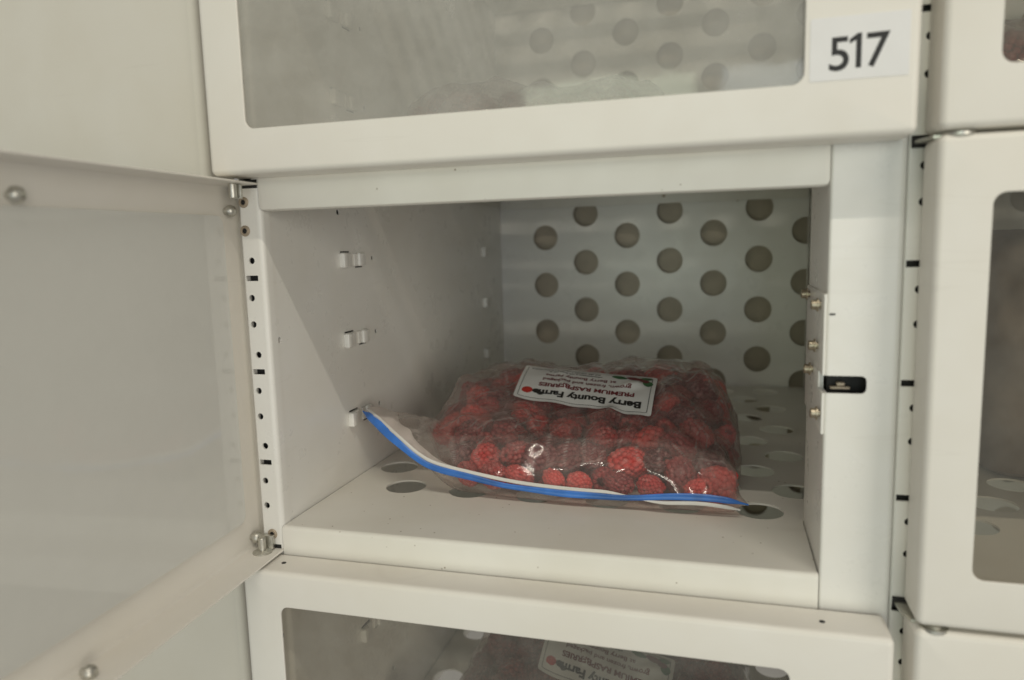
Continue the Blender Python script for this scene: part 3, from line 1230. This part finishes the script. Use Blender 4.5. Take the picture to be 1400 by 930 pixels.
def on_label(pts, faces, a0, b0, mat, name, lift=0.95, sub=True):
    V_ = []
    for a, b in pts:
        aa, bb = a0 + a, b0 + b
        x, y = lab(aa, bb)
        V_.append((x, y, lab_z(aa, bb, lift)))
    o = part(name, (rel(V_), faces), mat, bag, 80)
    o.parent = label
    return o


def line_text(body, size, a, b, mat, bold=0.0, sx=1.0):
    tv, tf = text_mesh(body, size, bold)
    on_label([(p[0] * sx, p[1]) for p in tv], tf, a, b, mat, 'printed_text')


line_text('Berry Bounty Farms', 11.2, 53, 44.0, 'ink', 0.46, 0.98)
line_text('PREMIUM RASPBERRIES', 7.8, 55, 32.6, 'maroon', 0.28, 1.02)
line_text('grown, frozen and packaged', 6.6, 56, 23.8, 'maroon', 0.14, 1.0)
line_text('at Berry Bounty Farms', 6.6, 62, 15.6, 'maroon', 0.14, 1.0)


def blob(cx, cy, rx, ry, ang, mat, n_=22, lift=0.95):
    pts, F2 = [(cx, cy)], []
    for k in range(n_):
        t = 2 * PI * k / n_
        q = (rx * math.cos(t) * (1 + .05 * math.sin(5 * t)), ry * math.sin(t) * (1 + .05 * math.cos(4 * t)))
        pts.append((cx + q[0] * math.cos(ang) - q[1] * math.sin(ang), cy + q[0] * math.sin(ang) + q[1] * math.cos(ang)))
    F2 = [(0, 1 + k, 1 + (k + 1) % n_) for k in range(n_)]
    on_label(pts, F2, 0, 0, mat, 'printed_berry', lift)


blob(103.5, 47.0, 5.0, 4.2, 0.3, 'redink')
blob(95.5, 46.5, 3.6, 3.0, 0, 'ink')
blob(91.5, 49.0, 3.0, 2.4, 0, 'ink')
blob(6.5, 15, 4.0, 5.0, 0.2, 'green')
blob(9, 6.5, 5.5, 2.6, 0.2, 'green')
blob(17, 8.5, 7.5, 3.2, -0.25, 'maroon', lift=1.0)
blob(30, 7.5, 6.5, 3.0, -0.2, 'green')
blob(9.5, 11.5, 4.0, 3.0, 0.2, 'maroon', lift=1.05)
# unreadable small print along the far edge, then the border rule
sp_v, sp_f = [], []
for b_, a0, a1 in ((9.6, 44, 90), (5.6, 46, 106)):
    x_ = a0
    while x_ < a1:
        w_ = random.uniform(0.7, 1.6)
        k_ = len(sp_v)
        h_ = random.uniform(1.1, 1.9)
        sp_v += [(x_, b_), (x_ + w_, b_), (x_ + w_, b_ + h_), (x_, b_ + h_)]
        sp_f.append((k_, k_ + 1, k_ + 2, k_ + 3))
        x_ += w_ + random.choice([0.35, 0.35, 0.4, 1.5])
on_label(sp_v, sp_f, 0, 0, 'ink', 'small_print')
ro = rrect(3.2, LW - 3.2, 3.2, LH - 3.2, 2.0, 4)
ri = rrect(3.65, LW - 3.65, 3.65, LH - 3.65, 1.6, 4)


def densify(q, n_=8):
    out = []
    for k in range(len(q)):
        p0, p1 = q[k], q[(k + 1) % len(q)]
        far = math.hypot(p1[0] - p0[0], p1[1] - p0[1])
        mm_ = 60 if far > 20 else 1
        for m_ in range(mm_):
            out.append((p0[0] + (p1[0] - p0[0]) * m_ / mm_, p0[1] + (p1[1] - p0[1]) * m_ / mm_))
    return out


ro, ri = densify(ro), densify(ri)
nr = len(ro)
on_label(ro + ri, [(k, (k + 1) % nr, nr + (k + 1) % nr, nr + k) for k in range(nr)], 0, 0, 'ink', 'border_rule')


# ------------------------------------------------------------------ more bags behind the closed doors
low_meshes = [make_berry(50 + k, 5, 1) for k in range(2)]
fill = Geo()
for i, c in enumerate(centres):
    if c[1] > 280:
        continue
    me_ = low_meshes[i % 2]
    mt = Matrix.LocRotScale(Vector(c) - BO, Euler(rots[i]), Vector([scales[i] * q for q in squash[i]]))
    fill.add([tuple(mt @ (v.co * 1000)) for v in me_.vertices], [tuple(p.vertices) for p in me_.polygons])
fill_me = fill.mesh('raspberry_fill', 180)
fill_me.materials.append(MAT['berry'])


def copy_bag(loc, rz, lbl):
    r = bag.copy()
    col.objects.link(r)
    r.location = Vector(loc) * MM
    r.rotation_euler.z = rz
    r['label'] = lbl
    for ch in list(bag.children):
        c_ = ch.copy()
        col.objects.link(c_)
        c_.parent = r
        for gch in list(ch.children):
            d_ = gch.copy()
            col.objects.link(d_)
            d_.parent = c_
    f = link('raspberry_fill', fill_me, r)
    f['kind'] = 'stuff'
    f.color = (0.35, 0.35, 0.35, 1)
    return r


ub = copy_bag((-135, 200, FLOOR + PITCH_Z), PI + 0.10, 'bag of frozen raspberries behind the window of the door numbered 517')
ub.scale = (0.85, 0.9, 0.82)
copy_bag((-95, 205, FLOOR - PITCH_Z), -0.05, 'bag of frozen raspberries behind the closed door below the open locker')
copy_bag((PITCH_X - 140, 215, FLOOR + PITCH_Z), PI - 0.1, 'bag of frozen raspberries in the closed locker beside the number 517 sticker')

# dark brown wrapped package standing behind the closed door on the right
V_, F_ = [], []
NR, NC = 26, 40
for j in range(NR + 1):
    t = j / NR
    zz = 178 * t
    inset = 10 * (1 - math.sqrt(max(0, 1 - (1 - min(1, t / 0.06)) ** 2))) + 26 * (1 - math.sqrt(max(0, 1 - max(0, (t - 0.72) / 0.28) ** 2)))
    base = []
    for (x, y) in rrect(-85 + inset, 85 - inset, -70 + inset, 70 - inset, 16, 9):
        n3 = noise.noise(Vector((x * 0.03, y * 0.03, zz * 0.03))) * 7 + noise.noise(Vector((x * 0.09, y * 0.09, zz * 0.07 + 5))) * 2.5
        l_ = math.hypot(x, y)
        base.append((x + x / l_ * n3, y + y / l_ * n3, zz))
    V_ += base
n_ = 40
F_ = [(j * n_ + i, j * n_ + (i + 1) % n_, (j + 1) * n_ + (i + 1) % n_, (j + 1) * n_ + i) for j in range(NR) for i in range(n_)]
F_.append(tuple(range(n_))[::-1])
F_.append(tuple(range(NR * n_, NR * n_ + n_)))
pk = part('wrapped_package', (V_, F_), 'brown', None, 40)
pk.location = Vector((258, 260, FLOOR + 0.2)) * MM
pk.rotation_euler.z = 0.2
pk['label'] = 'dark brown wrapped package behind the closed door beside the latch'
pk['category'] = 'package'
